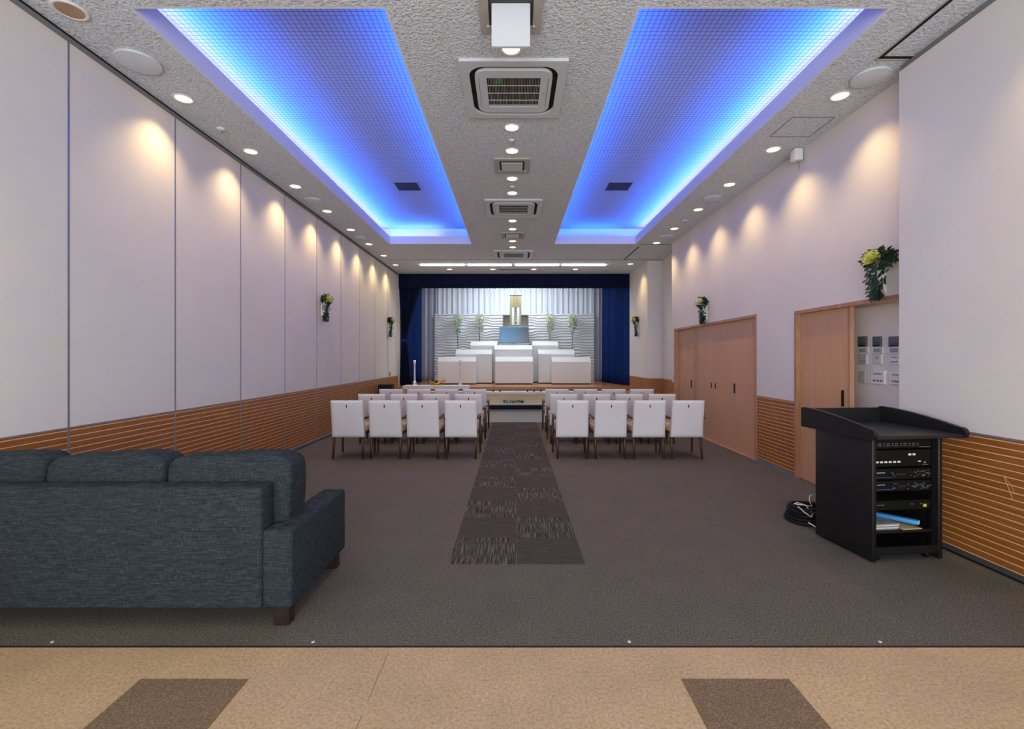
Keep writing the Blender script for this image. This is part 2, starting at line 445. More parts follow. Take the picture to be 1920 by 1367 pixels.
# left wall: sliding partition panels with tambour wainscot
WH = .95
wl = MB().box(XL-.15, XL-.03, YB-.1, YS+.2, 0, CZ).build('wall_left', M_WALL); struct(wl)
ys = [3.71+1.17*i for i in range(-6, 9)]
ys = [YB] + ys + [YS]
for a, b in zip(ys, ys[1:]):
    MB().box(XL-.03, XL, a+.008, b-.008, WH+.012, CZ-.055).build('partition_panel', M_WALL, wl)
    MB().box(XL-.03, XL+.002, a+.008, b-.008, .06, WH).build('wainscot', M_WAINS, wl)
    MB().box(XL-.03, XL+.003, a+.008, b-.008, WH, WH+.012).build('dado_strip', M_ALU, wl)
m = MB()
for a in ys[1:-1]: m.box(XL-.03, XL+.003, a-.008, a+.008, .06, CZ-.055)
m.build('panel_seam', M_ALU, wl)
struct(MB().box(XL-.03, XL+.004, YB, YS, .018, .06).build('baseboard_left', M_TRACK))
struct(MB().box(XL-.03, XL-.005, YB, YS, 0, .018).box(XL-.03, XL+.012, YB, YS, CZ-.018, CZ).build('trim_1', M_DKG))
struct(MB().box(XL-.03, XL+.012, YB, YS, CZ-.055, CZ-.018).build('trim_2', M_TRACK))
# small service door at the far end of the left wall
d3 = MB().box(XL, XL+.003, 13.16, 13.17, WH, 2.14).box(XL, XL+.003, 14.0, 14.01, .05, 2.14).box(XL, XL+.003, 13.16, 14.01, 2.13, 2.14).build('door_3', M_GREYP); struct(d3)
MB().box(XL, XL+.03, 13.24, 13.28, .98, 1.1).build('door_handle', M_BRONZE, d3)

# right wall with the two sliding door openings, recess and column
r = MB()
XB = 3.93
r.box(XR, XB, 3.9, 5.89, 2.08, CZ).box(XR, XB, 5.89, 6.86, WH, CZ).box(XR, XB, 6.86, 10.31, 2.12, CZ).box(XR, XB, 10.31, 10.5, WH, CZ)
r.box(3.78, XB+.1, 3.9, 10.35, 0, 2.12)
r.box(XB, XB+.12, 10.3, 12.5, WH, CZ).box(XR, XB+.1, 12.4, YS+.3, WH, CZ)
wr = r.build('wall_right', M_WALL); struct(wr)
r = MB()
for a in ((XR+.002, XB, 5.89, 6.86), (XR+.002, XB, 10.31, 10.5), (XB+.002, XB+.12, 10.45, 12.5), (XR+.002, XB+.1, 12.402, YS+.3)): r.box(*a, .05, WH-.004)
r.build('wainscot', M_WAINS, wr)
MB().box(XR-.003, XB, 5.90, 6.85, WH-.004, WH+.012).box(XR-.003, XB, 12.397, YS, WH-.004, WH+.012).box(XB-.003, XB+.1, 10.5, 12.4, WH-.004, WH+.012).box(XR-.003, XB, 10.33, 10.5, WH-.004, WH+.012).build('dado_strip', mat('dado_tan', (176, 140, 112), .5), wr)
struct(MB().box(XR+.004, XB, 5.90, 6.85, 0, .05).box(XR+.004, XB, 10.32, 10.5, 0, .05).box(XR+.004, XB, 12.404, 13.8, 0, .05).build('baseboard_right', M_TRACK))
# near right partition
wp = MB().box(XP, XP+.2, YB, 4.11, WH+.012, CZ-.05).build('wall_partition', M_WALL); struct(wp)
MB().box(XP+.002, XP+.2, YB, 4.108, .058, WH).build('wainscot', M_WAINS, wp)
MB().box(XP-.002, XP+.2, YB, 4.11, WH, WH+.014).build('dado_strip', M_TRACK, wp)
MB().tube([(XP, 3.235, .70), (XP-.001, 3.20, .62), (XP, 3.175, .55)], .0016, 5).tube([(XP, 3.235, .70), (XP-.001, 3.18, .64), (XP, 3.17, .60)], .0008, 5).build('scratch', mat('scratch_light', (210, 170, 130), .6), wp)
struct(MB().box(XP+.001, XP+.19, YB, 4.1, .02, .058).build('baseboard_partition', mat('dark_grey_skirting', (70, 72, 74), .5)))
struct(MB().box(XP+.01, XP+.19, YB, 4.09, 0, .02).build('trim_3', M_DKG))
struct(MB().box(XP+.006, XP+.19, YB, 4.1, CZ-.05, CZ-.0).build('trim_4', M_TRACK))
# wall behind the camera with its windows
b = MB().box(-3.7, 3.7, YB-.15, YB, 0, .3).box(-3.7, 3.7, YB-.15, YB, 3.2, CZ).box(-3.7, -3.2, YB-.15, YB, .3, 3.2).box(3.2, 3.7, YB-.15, YB, .3, 3.2)
struct(b.build('wall_back', M_WALL))
for i in range(3):
    x0 = -3.2+i*6.4/3; x1 = x0+6.4/3
    struct(MB().box(x0, x0+.04, YB-.1, YB-.04, .3, 3.2).box(x1-.04, x1, YB-.1, YB-.04, .3, 3.2).box(x0+.04, x1-.04, YB-.1, YB-.04, .3, .34).box(x0+.04, x1-.04, YB-.1, YB-.04, 3.16, 3.2).build('window_%d' % (i+1), M_ALU))

# sliding doors
def px_y(px, x=XR): return x*F/(px-963)
XD = XR+.04
d1 = struct(MB().box(XR-.012, XR+.14, 6.83, 6.87, 0, 2.15).box(XR-.012, XR+.14, 10.29, 10.33, 0, 2.15).box(XR-.012, XR+.14, 6.87, 10.29, 2.11, 2.15).build('door_1', M_FRAME))
MB().box(XD, XD+.035, 6.87, 7.66, .004, 2.11).build('door_leaf', M_DOOR, d1)
MB().box(XD+.004, XD+.039, 7.663, 8.415, .004, 2.11).build('door_leaf', M_DOOR, d1)
MB().box(XD+.004, XD+.039, 8.419, 9.2, .004, 2.11).build('door_leaf', M_DOOR, d1)
MB().box(XD-.02, XD+.02, 9.2, 9.24, .004, 2.11).build('door_post', M_FRAME, d1)
MB().box(XD+.03, XD+.065, 9.24, 10.29, .004, 2.11).build('door_leaf', M_DOOR, d1)
def pull(x, y, z0, z1, par, w=.03): return MB().bbox(x-.012, x+.004, y-w/2, y+w/2, z0, z1, .004, 2).build('door_handle', M_BLK, par)
pull(XD, 7.60, .93, 1.09, d1); pull(XD+.03, 9.52, .90, 1.06, d1)
pull(XD+.004, 8.33, .96, 1.06, d1, .014); pull(XD+.004, 8.50, .96, 1.06, d1, .014)
MB().box(XR-.004, XR+.1, 6.87, 10.29, 0, .004).build('door_sill', M_FRAME, d1)
d2 = struct(MB().box(XR-.012, XR+.2, 5.86, 5.90, 0, 2.1).box(XR-.012, XR+.2, 3.9, 5.86, 2.06, 2.1).build('door_2', M_FRAME))
MB().box(XD, XD+.035, 5.02, 5.86, .004, 2.06).build('door_leaf', M_DOOR, d2)
MB().box(XD-.006, XD+.04, 4.985, 5.02, .004, 2.06).build('door_edge', M_FRAME, d2)
pull(XD, 5.10, .98, 1.16, d2)

# stage
st = MB().box(XL, XR+.4, 13.87, 17.9, 0, .62).build('stage', M_STAGEF); struct(st); tag(st, 'raised wooden stage platform under the altar', 'stage')
MB().box(XL, XR+.4, 13.85, 17.9, .62, .645).build('stage_floor', M_STAGE, st, 'polished wooden stage boards')
MB().box(XL, XR, 13.84, 13.87, .53, .62).build('stage_fascia', m_wood('fascia_wood', (140, 92, 52), (160, 108, 64), (176, 122, 76), (1, 6, 12), .4), st)
ld = MB().box(XL, XR, 13.62, 13.869, 0, .125).build('stage_step', M_BLK); tag(ld, 'low black ledge with a white top running along the foot of the stage', 'ledge')
MB().box(XL, XR, 13.61, 13.869, .125, .165).build('ledge_top', M_ALTAR, ld)
struct(MB().box(-4.2, 4.2, 17.75, 17.9, 0, 4.6).build('wall_stage', M_WALL))
struct(MB().box(XL-.15, XL, YS+.2, 17.9, .6, 4.6).box(XR+.3, XR+.45, YS+.3, 17.9, .6, 4.6).build('wall_wings', M_WALL))
struct(MB().box(-4.2, 4.2, YS+.3, 17.9, 4.45, 4.6).box(-4.2, 4.2, YS+.28, YS+.32, CZ, 4.6).build('ceiling_stage', M_WALL))

# ------------------------------------------------------------------ drapes
def drape(name, p0, p1, z0, z1, amp, per, m, label, cat='curtain', group=None, th=.01, nv=10, shape=None, scallop=0, seed=0):
    rnd = random.Random(seed); p0 = Vector(p0); p1 = Vector(p1); L = (p1-p0).length; d = (p1-p0)/L; n = Vector((d.y, -d.x))
    ph = [rnd.uniform(0, 6.28) for _ in range(4)]
    def fn(u, v):
        s = u*L
        if shape:
            lo, hi = shape(v); s = (lo+(hi-lo)*u)*L
            k = u*L
        else: k = s
        f = math.sin(2*PI*k/per+1.1*math.sin(k*2.3+ph[0]))*.7+.3*math.sin(2*PI*k/per*1.73+ph[1])
        f *= amp*(1-.25*v)
        q = p0+d*s+n*f
        zz = z0+(z1-z0)*v
        if scallop: zz += scallop*abs(math.sin(PI*k/per))*(1-v)
        return (q.x, q.y, zz)
    nu = max(8, int(L/per*12))
    o = MB().sheet(nu, nv, fn, th).build(name, m)
    return tag(o, label, cat, group)
YV = YS+.02
drape('valance', (XL+.02, YV-.02), (XR-.02, YV-.02), 3.62, CZ-.005, .02, .09, M_NAVYD, 'dark navy valance with a scalloped hem across the top of the stage', 'valance', scallop=.018, nv=4)
def tied(v):     # v: 0 bottom, 1 top, pinched at z 2.07
    z = .66+(3.66-.66)*v
    if z < 2.05:
        k = (z-.66)/(2.05-.66); lo, hi = .02+.14*k**1.5, .60-.27*k**1.2
    else:
        k = (z-2.05)/(3.66-2.05); lo, hi = .16*(1-k)**1.4, .33+.70*k**1.15
    return lo, hi
o = drape('stage_curtain', (XL+.01, YV+.07), (XL+.66, YV+.07), .66, 3.66, .035, .085, M_NAVYD, 'dark navy curtain tied back at the left edge of the stage', shape=tied, nv=40)
MB().superell((XL+.17, YV+.06, 2.03), (.085, .06, .05), .7, .9, 20, 10).build('tie_band', M_NAVY, o)
drape('side_curtain', (XL+.04, YV+.25), (XL+.28, 16.6), .647, 4.3, .05, .17, M_NAVY, 'straight blue side curtain behind the tied curtain on the left', seed=2)
drape('side_curtain', (XR-.02, YV+.02), (3.16, 16.5), .647, 4.3, .055, .17, M_NAVY, 'blue side curtain hanging along the right edge of the stage', seed=3)
drape('grey_drape', (-3.44, 16.98), (-2.78, 16.98), .647, 4.35, .06, .2, M_GREYC, 'grey drape left of the wavy panel behind the stage', seed=4)
drape('grey_drape', (2.86, 17.0), (3.30, 17.0), .647, 4.35, .055, .17, M_GREYC, 'narrow grey drape right of the wavy panel behind the stage', seed=5)
drape('back_drape', (-3.4, 17.4), (3.4, 17.4), .647, 4.4, .05, .19, M_WHITEC, 'wide white pleated drape hanging at the back above the wavy panel', seed=6)

# wavy relief panel
def wavef(u, v):
    x = -2.86+5.78*u; z = .65+2.41*v
    xt = x % .82
    w1 = .022*math.sin(2*PI*xt/.82)+.012*math.sin(4*PI*xt/.82+1.3)
    k = (z+w1*math.sin(z*7.1+.6)*1.3+.006*math.sin(2*PI*xt/.82+z*9))/.097
    f = k-math.floor(k)
    hgt = (.5-.5*math.cos(2*PI*f))**1.6
    return (x, 16.88-.05*hgt, z)
wp_ = MB().sheet(150, 250, wavef, .05).build('wave_panel', M_WAVE)
tag(wp_, 'wide pale relief screen with horizontal wavy ridges behind the altar', 'screen')

# ------------------------------------------------------------------ altar blocks
def X(px, y): return (px-963)/F*y
def Z(py, y): return H-(py-670)/F*y
def block(x0, x1, y, zs, zt, depth, label, name='altar_block'):
    t = thing(name, label, 'altar block', ((x0+x1)/2, y, .645), 0, 'white stepped altar blocks on the stage')
    hw = (x1-x0)/2
    MB().box(-hw+.02, hw-.02, .02, depth-.02, 0, .03).build('plinth', M_DKG, t)
    MB().bbox(-hw, hw, 0, depth, .03, zs-.645, .006, 1).build('body', M_ALTAR, t)
    MB().prism([(0, zs-.645), (.22, zt-.645), (depth, zt-.645), (depth, zs-.645)], -hw, hw, 'x').build('sloping_top', M_ALTAR, t)
    return t
block(X(820.6, 15.06), X(892, 15.06), 15.06, 1.38, 1.535, .40, 'low white altar block in front at the left')
block(X(928.6, 15.06), X(999.5, 15.06), 15.06, 1.38, 1.54, .40, 'low white altar block in front at the centre')
block(X(1035, 15.06), X(1108.3, 15.06), 15.06, 1.37, 1.535, .40, 'low white altar block in front at the right')
block(X(854, 15.5), X(922.5, 15.5), 15.5, 1.62, 1.778, .42, 'mid-height white altar block behind the left front one')
block(X(1009.4, 15.5), X(1077.5, 15.5), 15.5, 1.62, 1.778, .42, 'mid-height white altar block behind the right front one')
block(X(927, 15.5), X(998.3, 15.5), 15.5, 1.778, 1.925, .45, 'tall white altar block in the centre carrying the monitor')
block(X(882, 16.1), X(932, 16.1), 16.1, 1.926, 2.077, .42, 'tallest white altar block at the back left of the monitor')
block(X(998, 16.1), X(1047, 16.1), 16.1, 1.926, 2.077, .42, 'tallest white altar block at the back right of the monitor')
block(-.42, .52, 16.15, 2.0, 2.10, .4, 'white block behind the monitor under the open shrine cabinet')
# monitor
t = thing('monitor', 'flat silver-framed monitor with a dark blue screen on the centre altar block', 'monitor', (.02, 15.78, 1.925))
MB().bbox(-.495, .495, 0, .05, .07, .63, .008, 2).build('bezel', M_ALU, t)
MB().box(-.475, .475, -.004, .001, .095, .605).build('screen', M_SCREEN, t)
MB().bbox(-.22, .22, -.03, .12, 0, .015, .004, 1).box(-.05, .05, .02, .04, .01, .1).build('stand', M_ALU, t)
# open shrine cabinet
t = thing('shrine_cabinet', 'open wooden shrine cabinet standing behind the monitor', 'cabinet', (.07, 16.2, 2.10))
MG = m_wood('grey_wood', (116, 100, 92), (134, 118, 108), (150, 134, 122), (6, 6, 3), .5)
MB().box(-.45, -.41, 0, .3, 0, .90).box(.41, .45, 0, .3, 0, .90).box(-.41, .41, 0, .3, .86, .90).box(-.41, .41, 0, .3, 0, .04).build('case', MG, t)
MB().box(-.41, .41, .28, .3, .04, .86).build('back_board', M_PAPER, t)
# hanging scroll with its calligraphy
xc = X(966.7, 16.15); ysc = 16.12
t = thing('hanging_scroll', 'tall hanging scroll with black calligraphy above the monitor', 'scroll', (xc, ysc, 2.56))
MB().box(-.20, .20, 0, .006, 0, 1.09).build('silk_mount', M_SILKG, t, 'olive silk mount')
MB().box(-.15, .15, -.003, 0, .70, 1.06).build('silk_panel', M_SILK, t, 'gold silk panel')
MB().box(-.13, .13, -.004, 0, .08, .68).build('paper', M_PAPER, t, 'white paper strip')
MB().tube([(-.21, 0, 1.09), (.21, 0, 1.09)], .01, 8).build('roller', M_LEG, t)
MB().tube([(-.23, 0, 0), (.23, 0, 0)], .015, 8).build('roller', M_LEG, t)
MB().box(-.055, -.045, -.005, 0, .78, 1.09).box(.045, .055, -.005, 0, .78, 1.09).build('ribbon', M_LEG, t)
MB().tube([(-.12, 0, 1.09), (0, 0, 1.13), (.12, 0, 1.09)], .003, 5).tube([(0, 0, 1.13), (0, .01, 1.9)], .002, 5).build('cord', M_LEG, t)
def text_mesh(txt, size, name, m, parent, loc, rot=(PI/2, 0, 0), align='CENTER'):
    cu = bpy.data.curves.new(name, 'FONT'); cu.body = txt; cu.size = size; cu.align_x = align; cu.align_y = 'CENTER'; cu.extrude = .0006; cu.offset = size*.012
    o = bpy.data.objects.new(name, cu); COL.objects.link(o)
    dg = bpy.context.evaluated_depsgraph_get(); dg.update()
    me = bpy.data.meshes.new_from_object(o.evaluated_get(dg)); COL.objects.unlink(o); bpy.data.objects.remove(o)
    me.materials.clear(); me.materials.append(m)
    q = bpy.data.objects.new(name, me); COL.objects.link(q); q.parent = parent; q.location = loc; q.rotation_euler = rot; return q
for i, ch in enumerate('南無阿弥陀佛'):
    text_mesh(ch, .105, 'character', M_INK, t, (0, -.006, .63-i*.098))

# ------------------------------------------------------------------ plants
def ball_leaves(mb, c, r, n, l, w, rnd, m):
    mb.use(m)
    for _ in range(n):
        d = Vector((rnd.gauss(0, 1), rnd.gauss(0, 1), rnd.gauss(0, 1))).normalized(); k = rnd.random()**.5
        p = Vector(c)+Vector((d.x*r[0], d.y*r[1], d.z*r[2]))*k
        mb.leaf(p, d+Vector((rnd.uniform(-.6, .6), rnd.uniform(-.6, .6), rnd.uniform(-.8, .4))), (rnd.random(), rnd.random(), rnd.random()), l*rnd.uniform(.6, 1.2), w)
def topiary(px, yw, ztop, label, seed):
    rnd = random.Random(seed)
    t = thing('flower_stand', label, 'flower stand', (X(px, yw), yw, .645), 0, 'pale flower stands before the wavy screen')
    zt = ztop-.645
    MB().tube([(0, 0, .02), (0, 0, zt-.5)], .009, 8).build('pole', M_DKG, t)
    MB().lathe([(0, .02), (.085, .02), (.085, 0), (0, 0)], (0, 0, 0), 20).build('base', M_BLK, t)
    mb = MB(); ball_leaves(mb, (0, 0, zt-.14), (.14, .07, .16), 420, .07, .03, rnd, M_LEAFW)
    mb.build('blossom_ball', None, t)
    mb = MB(); ball_leaves(mb, (.02, -.02, zt-.42), (.10, .06, .26), 70, .08, .03, rnd, mat('soft_green_leaf', (120, 146, 108), .7)); ball_leaves(mb, (0, 0, zt-.40), (.11, .06, .24), 190, .07, .03, rnd, M_LEAFW)
    for _ in range(40): mb.leaf((rnd.uniform(-.1, .1), rnd.uniform(-.08, .02), zt-.1), (rnd.uniform(-1, 1), -.4, -1), (0, 0, 1), .09, .03)
    mb.build('trailing_leaves', None, t)
topiary(858, 16.62, 3.05, 'tall pale flower stand at the far left of the four behind the altar', 1)
topiary(899.5, 16.62, 3.06, 'pale flower stand just left of the monitor', 2)
topiary(1031, 16.62, 3.07, 'pale flower stand just right of the monitor', 3)
topiary(1073, 16.62, 3.08, 'tall pale flower stand at the far right of the four behind the altar', 4)

def wallflower(x, y, zt, zb, side, bloom, label, seed, spread=1., yo=0.):
    # side: +1 when the wall is on the right
    rnd = random.Random(seed); h = zt-zb
    t = thing('wall_bouquet', label, 'flowers', (x, y, zb), 0, 'flower arrangements hung on the walls')
    s = -side
    hp = MB().prism([(0, h*.05), (0, h*.72), (s*.10, h*.80), (s*.07, h*.35)], -.045, .045, 'y').build('holder', M_WHITE, t)
    hp.location = (0, 0, 0)
    mb = MB().use(bloom)
    for k in range(150):
        a = rnd.uniform(0, 2*PI); e = rnd.uniform(-.5, 1.4)
        d = Vector((s*abs(math.cos(e)*math.cos(a)), math.cos(e)*math.sin(a), math.sin(e)))
        mb.leaf(Vector((s*.13, -.06, h*.80)), d, (rnd.random(), rnd.random(), 1), .10, .045)
    mb.build('bloom', None, t)
    mb = MB(); ball_leaves(mb, (s*.08, yo, h*.84), (.07, .13*spread, .08), 260, .06, .032, rnd, M_LEAFD)
    mb.use(M_LEAF)
    for k in range(60): mb.leaf((s*rnd.uniform(.02, .14), yo+rnd.gauss(0, .07)*spread, h*rnd.uniform(.72, .98)), (s*rnd.random(), rnd.uniform(-1, 1), rnd.uniform(-1, .5)), (0, 0, 1), .055, .03)
    mb.build('leaves', None, t)
    mb = MB(); mb.use(M_LEAFD)
    for k in range(300):
        v = rnd.random(); wdt = .075*(1-v)+.03
        (mb.use(M_LEAF) if k % 3 == 0 else mb.use(M_LEAFD))
        mb.leaf((s*(.05+rnd.uniform(-.03, .05)), rnd.gauss(0, .6)*wdt, h*.72*(1-v)), (s*.4, rnd.uniform(-1, 1), -1.2*rnd.random()-.2), (s, 0, .3), .055, .028)
    mb.build('trailing_leaves', None, t)
wallflower(XL, 8.62, 2.66, 2.2, -1, M_YEL, 'yellow bouquet on the left wall nearer the camera', 11)
wallflower(XL, 13.15, 2.63, 2.12, -1, M_YEL, 'small yellow bouquet on the left wall beside the stage curtain', 12, .7)
wallflower(XR, 4.50, 2.53, 2.09, 1, M_YEL, 'yellow bouquet above the open doorway next to the near right partition', 13, 1.3, -.05)
wallflower(XR, 8.62, 2.60, 2.16, 1, M_CREAM, 'cream bouquet above the closed sliding doors on the right wall', 14)
wallflower(XR, 13.3, 2.66, 2.14, 1, M_YEL, 'small green bouquet on the right wall beside the stage', 15, .7)

# ------------------------------------------------------------------ stage front furniture
t = thing('altar_bench', 'long white-topped bench in front of the stage', 'bench', (.05, 13.3, 0))
MB().bbox(-3.0, 3.0, 0, .30, .465, .53, .006, 1).build('bench_top', M_ALTAR, t)
for x in (-2.95, 2.9):
    for y in (.02, .23): MB().box(x, x+.05, y, y+.05, 0, .465).build('leg', M_OFFW, t)
for i, px in enumerate((925, 938, 989, 1001.5, 1014.5)):
    o = MB().lathe([(0, 0), (.018, 0), (.026, .02), (.028, .045), (.022, .045), (.015, .012), (0, .012)], (0, 0, 0), 14).build('incense_cup', M_BLK)
    o.location = (X(px, 13.4), 13.4, .53)
    tag(o, ['leftmost', 'second from left', 'middle', 'second from right', 'rightmost'][i]+' small dark incense cup on the long white bench', 'cup', 'incense cups on the white bench')
t = thing('low_planter', 'row of small green plants on the ledge at the foot of the stage', 'plants', (X(963, 13.7), 13.62, .165))
rnd = random.Random(5); MB().box(-.28, .28, .02, .12, 0, .02).build('tray', M_WHITE, t)
mb = MB()
for k in range(260):
    mb.use(M_LEAF if k % 3 else M_LEAFW); mb.leaf((rnd.uniform(-.28, .28), .06+rnd.uniform(-.04, .04), .015), (rnd.uniform(-.7, .7), rnd.uniform(-.7, .4), 1), (0, 1, 0), rnd.uniform(.04, .11), .03)
mb.build('foliage', None, t)
t = thing('side_table', 'white-topped side table holding the silver candlesticks left of the aisle', 'table', (X(816.5, 12.8), 12.8, 0))
MB().bbox(-.90, .90, 0, .48, .64, .735, .006, 1).build('table_top', M_ALTAR, t)
for x in (-.87, .83):
    for y in (.02, .42): MB().box(x, x+.04, y, y+.04, 0, .64).build('leg', M_OFFW, t)
def candlestick(px, label):
    t = thing('candlestick', label, 'candlestick', (X(px, 13.0), 13.0, .735), 0, 'silver candlesticks on the side table')
    prof = [(0, 0), (.075, 0), (.075, .015), (.05, .03), (.045, .06), (.055, .09), (.03, .12)]
    z = .12
    for k in range(7): prof += [(.018, z+.005), (.034-.001*k, z+.03), (.018, z+.055)]; z += .055
    prof += [(.018, z+.01), (.028, z+.03), (.018, z+.04), (0, z+.04)]
    MB().lathe(prof, n=20).build('stem', M_CHROME, t)
    MB().lathe([(0, z+.04), (.022, z+.04), (.036, z+.20), (.030, z+.20), (.02, z+.06), (0, z+.06)], n=20).build('candle_cup', M_WHITE, t)
candlestick(777.5, 'silver candlestick on the left half of the side table, before the blue curtain')
candlestick(862.5, 'silver candlestick on the right half of the side table, before the white altar block')
t = thing('gold_dish', 'gold boat-shaped dish on the side table between the candlesticks', 'dish', (X(819, 13.0), 13.0, .735))
MB().sheet(24, 8, lambda u, v: ((u-.5)*.44*(.75+.25*v), (v-.5)*.16, .035+.16*(u-.5)**2*4*.5+.9*(v-.5)**2*.16), .02).build('bowl', M_GOLD, t)
MB().tube([(.2, 0, .1), (.215, 0, .21)], .009, 8).tube([(-.2, 0, .1), (-.205, 0, .17)], .009, 8).box(-.16, .16, -.05, .05, 0, .03).build('handle', M_GOLD, t)
MB().superell((0, -.02, .10), (.05, .03, .025), .8, .8, 16, 8).build('knot', M_BLK, t, 'dark knot in the middle')
t = thing('small_cabinet', 'small black cabinet against the left wall behind the chairs', 'cabinet', (-3.29, 11.9, 0))
MB().bbox(-.17, .17, 0, .3, .06, .82, .015, 2).build('body', M_BLK, t)
MB().box(-.15, .15, .02, .28, 0, .06).build('base', M_BLK, t)

# ------------------------------------------------------------------ chairs
def make_chair():
    t = thing('armchair', 'x', 'chair')
    def back(u, v, y): pass
    # backrest: padded slab reclining .09 m toward the camera at its top
    tb = bmesh.new(); bmesh.ops.create_grid(tb, x_segments=10, y_segments=12, size=.5)
    tb.free()
    mb = MB(); nu, nv = 12, 14
    def P(u, v, f):
        hw = .240-.005*v; x = (u-.5)*2*hw; z = .325+.552*v
        ybase = .0-.09*v**1.2-.02*(1-v)
        edge = (1-abs(2*u-1)**6)*(1-(abs(2*v-1))**10)
        yy = ybase-(.008*edge) if f == 0 else ybase+.062+.014*edge
        return Vector((x, yy, z))
    g0 = [[mb.b.verts.new(P(i/nu, j/nv, 0)) for j in range(nv+1)] for i in range(nu+1)]
    g1 = [[mb.b.verts.new(P(i/nu, j/nv, 1)) for j in range(nv+1)] for i in range(nu+1)]
    for i in range(nu):
        for j in range(nv):
            mb._f([g0[i][j], g0[i+1][j], g0[i+1][j+1], g0[i][j+1]], True); mb._f([g1[i][j+1], g1[i+1][j+1], g1[i+1][j], g1[i][j]], True)
    for i in range(nu): mb._f([g0[i+1][0], g0[i][0], g1[i][0], g1[i+1][0]]); mb._f([g0[i][nv], g0[i+1][nv], g1[i+1][nv], g1[i][nv]])
    for j in range(nv): mb._f([g0[0][j], g0[0][j+1], g1[0][j+1], g1[0][j]]); mb._f([g0[nu][j+1], g0[nu][j], g1[nu][j], g1[nu][j+1]])
    mb.build('backrest', M_CHAIR, t)
    MB().superell((0, -.092, .795), (.008, .006, .024), .8, .8, 10, 8).build('pull_tab', M_INK, t)
    MB().superell((0, .30, .435), (.245, .255, .055), .35, .3, 32, 12).build('seat', M_SEAT, t)
    for s in (-1, 1):
        MB().tube([(s*.218, .02, .40), (s*.218, .0, .2), (s*.220, -.03, .0)], [.022, .020, .017], 8).build('leg', M_LEG, t)
        MB().tube([(s*.254, .47, .0), (s*.254, .465, .3), (s*.254, .455, .585)], [.014, .019, .018], 8).build('leg', M_LEG, t)
        MB().sheet(1, 10, lambda u, v, s=s: (s*.254+(u-.5)*.036, .49-.50*v, .595+.018*math.sin(PI*v)), .022).build('armrest', M_LEG, t)
    MB().box(-.24, .24, .05, .09, .36, .40).box(-.25, .25, .44, .48, .36, .40).box(-.246, -.216, .07, .47, .36, .40).box(.216, .246, .07, .47, .36, .40).build('seat_frame', M_LEG, t)
    return t
ch0 = make_chair(); first = True
rows = ((6.98, 'row nearest the camera'), (8.20, 'middle row'), (9.47, 'row nearest the stage'))
colsL = ((-2.47, 'at the left wall end'), (-1.91, 'second from the left wall end'), (-1.35, 'second from the aisle'), (-.785, 'beside the aisle'))
colsR = ((.875, 'beside the aisle'), (1.445, 'second from the aisle'), (2.017, 'second from the door end'), (2.585, 'at the door end'))
for y, rl in rows:
    for side, cols in (('left', colsL), ('right', colsR)):
        for x, cl in cols:
            lab = 'white-backed wooden armchair, %s block, %s, %s' % (side, rl, cl)
            if len(lab.split()) > 16: lab = 'white-backed armchair, %s block, %s, %s' % (side, rl, cl)
            if first: ch0.location = (x, y, 0); ch0['label'] = lab; ch0['group'] = 'white armchairs in rows facing the stage'; first = False
            else: dup(ch0, (x, y, 0), random.uniform(-.012, .012), lab)

# ------------------------------------------------------------------ sofa
SX0, SX1 = -3.46, -1.236
t = thing('sofa', 'large blue-grey fabric sofa seen from behind at the left', 'sofa', (0, 0, 0)); t.location = ((SX0+SX1)/2, 3.02, 0)
W2 = (SX1-SX0)/2; AW = .17
MB().bbox(-W2+AW, W2-AW, -.42, -.27, .11, .79, .022, 3).build('back', M_SOFA, t)
for s in (-1, 1):
    a, b_ = sorted((s*W2, s*(W2-AW)))
    MB().bbox(a+.001, b_-.001, -.42, .42, .115, .552, .022, 3).build('arm', M_SOFA, t)
MB().bbox(-W2+AW, W2-AW, -.27, .40, .115, .30, .015, 2).build('base', M_SOFA, t)
cw = (2*W2-2*AW)/3
for i in range(3):
    cx = -W2+AW+cw*(i+.5)
    MB().superell((cx, .11, .37), (cw/2-.004, .33, .085), .3, .25, 40, 14).build('seat_cushion', M_SOFA, t)
def puff(q): return Vector((q.x*(1+.03*(q.z/.26)), q.y*(1-.25*(q.z/.26)**2)+.0, q.z+.008*math.sin(q.x*9)*(q.z>0)))
for i, (a, b_) in enumerate(((-3.46, -2.785), (-2.78, -2.07), (-2.062, -1.315))):
    cx = (a+b_)/2-(SX0+SX1)/2; hw = (b_-a)/2
    MB().superell((cx, -.145, .69), (hw*.98, .135, .245), .30, .22, 44, 24, warp=puff).build('back_cushion', M_SOFA, t)
for x in (-W2+.05, W2-.12):
    for y in (-.375, .33): MB().prism([(x, y-.005), (x+.085, y-.005), (x+.085, y+.06), (x, y+.06)], 0, .115, 'z').build('leg', m_wood('dark_sofa_leg', (28, 18, 15), (36, 23, 18), (46, 30, 24), (20, 20, 3), .4), t)

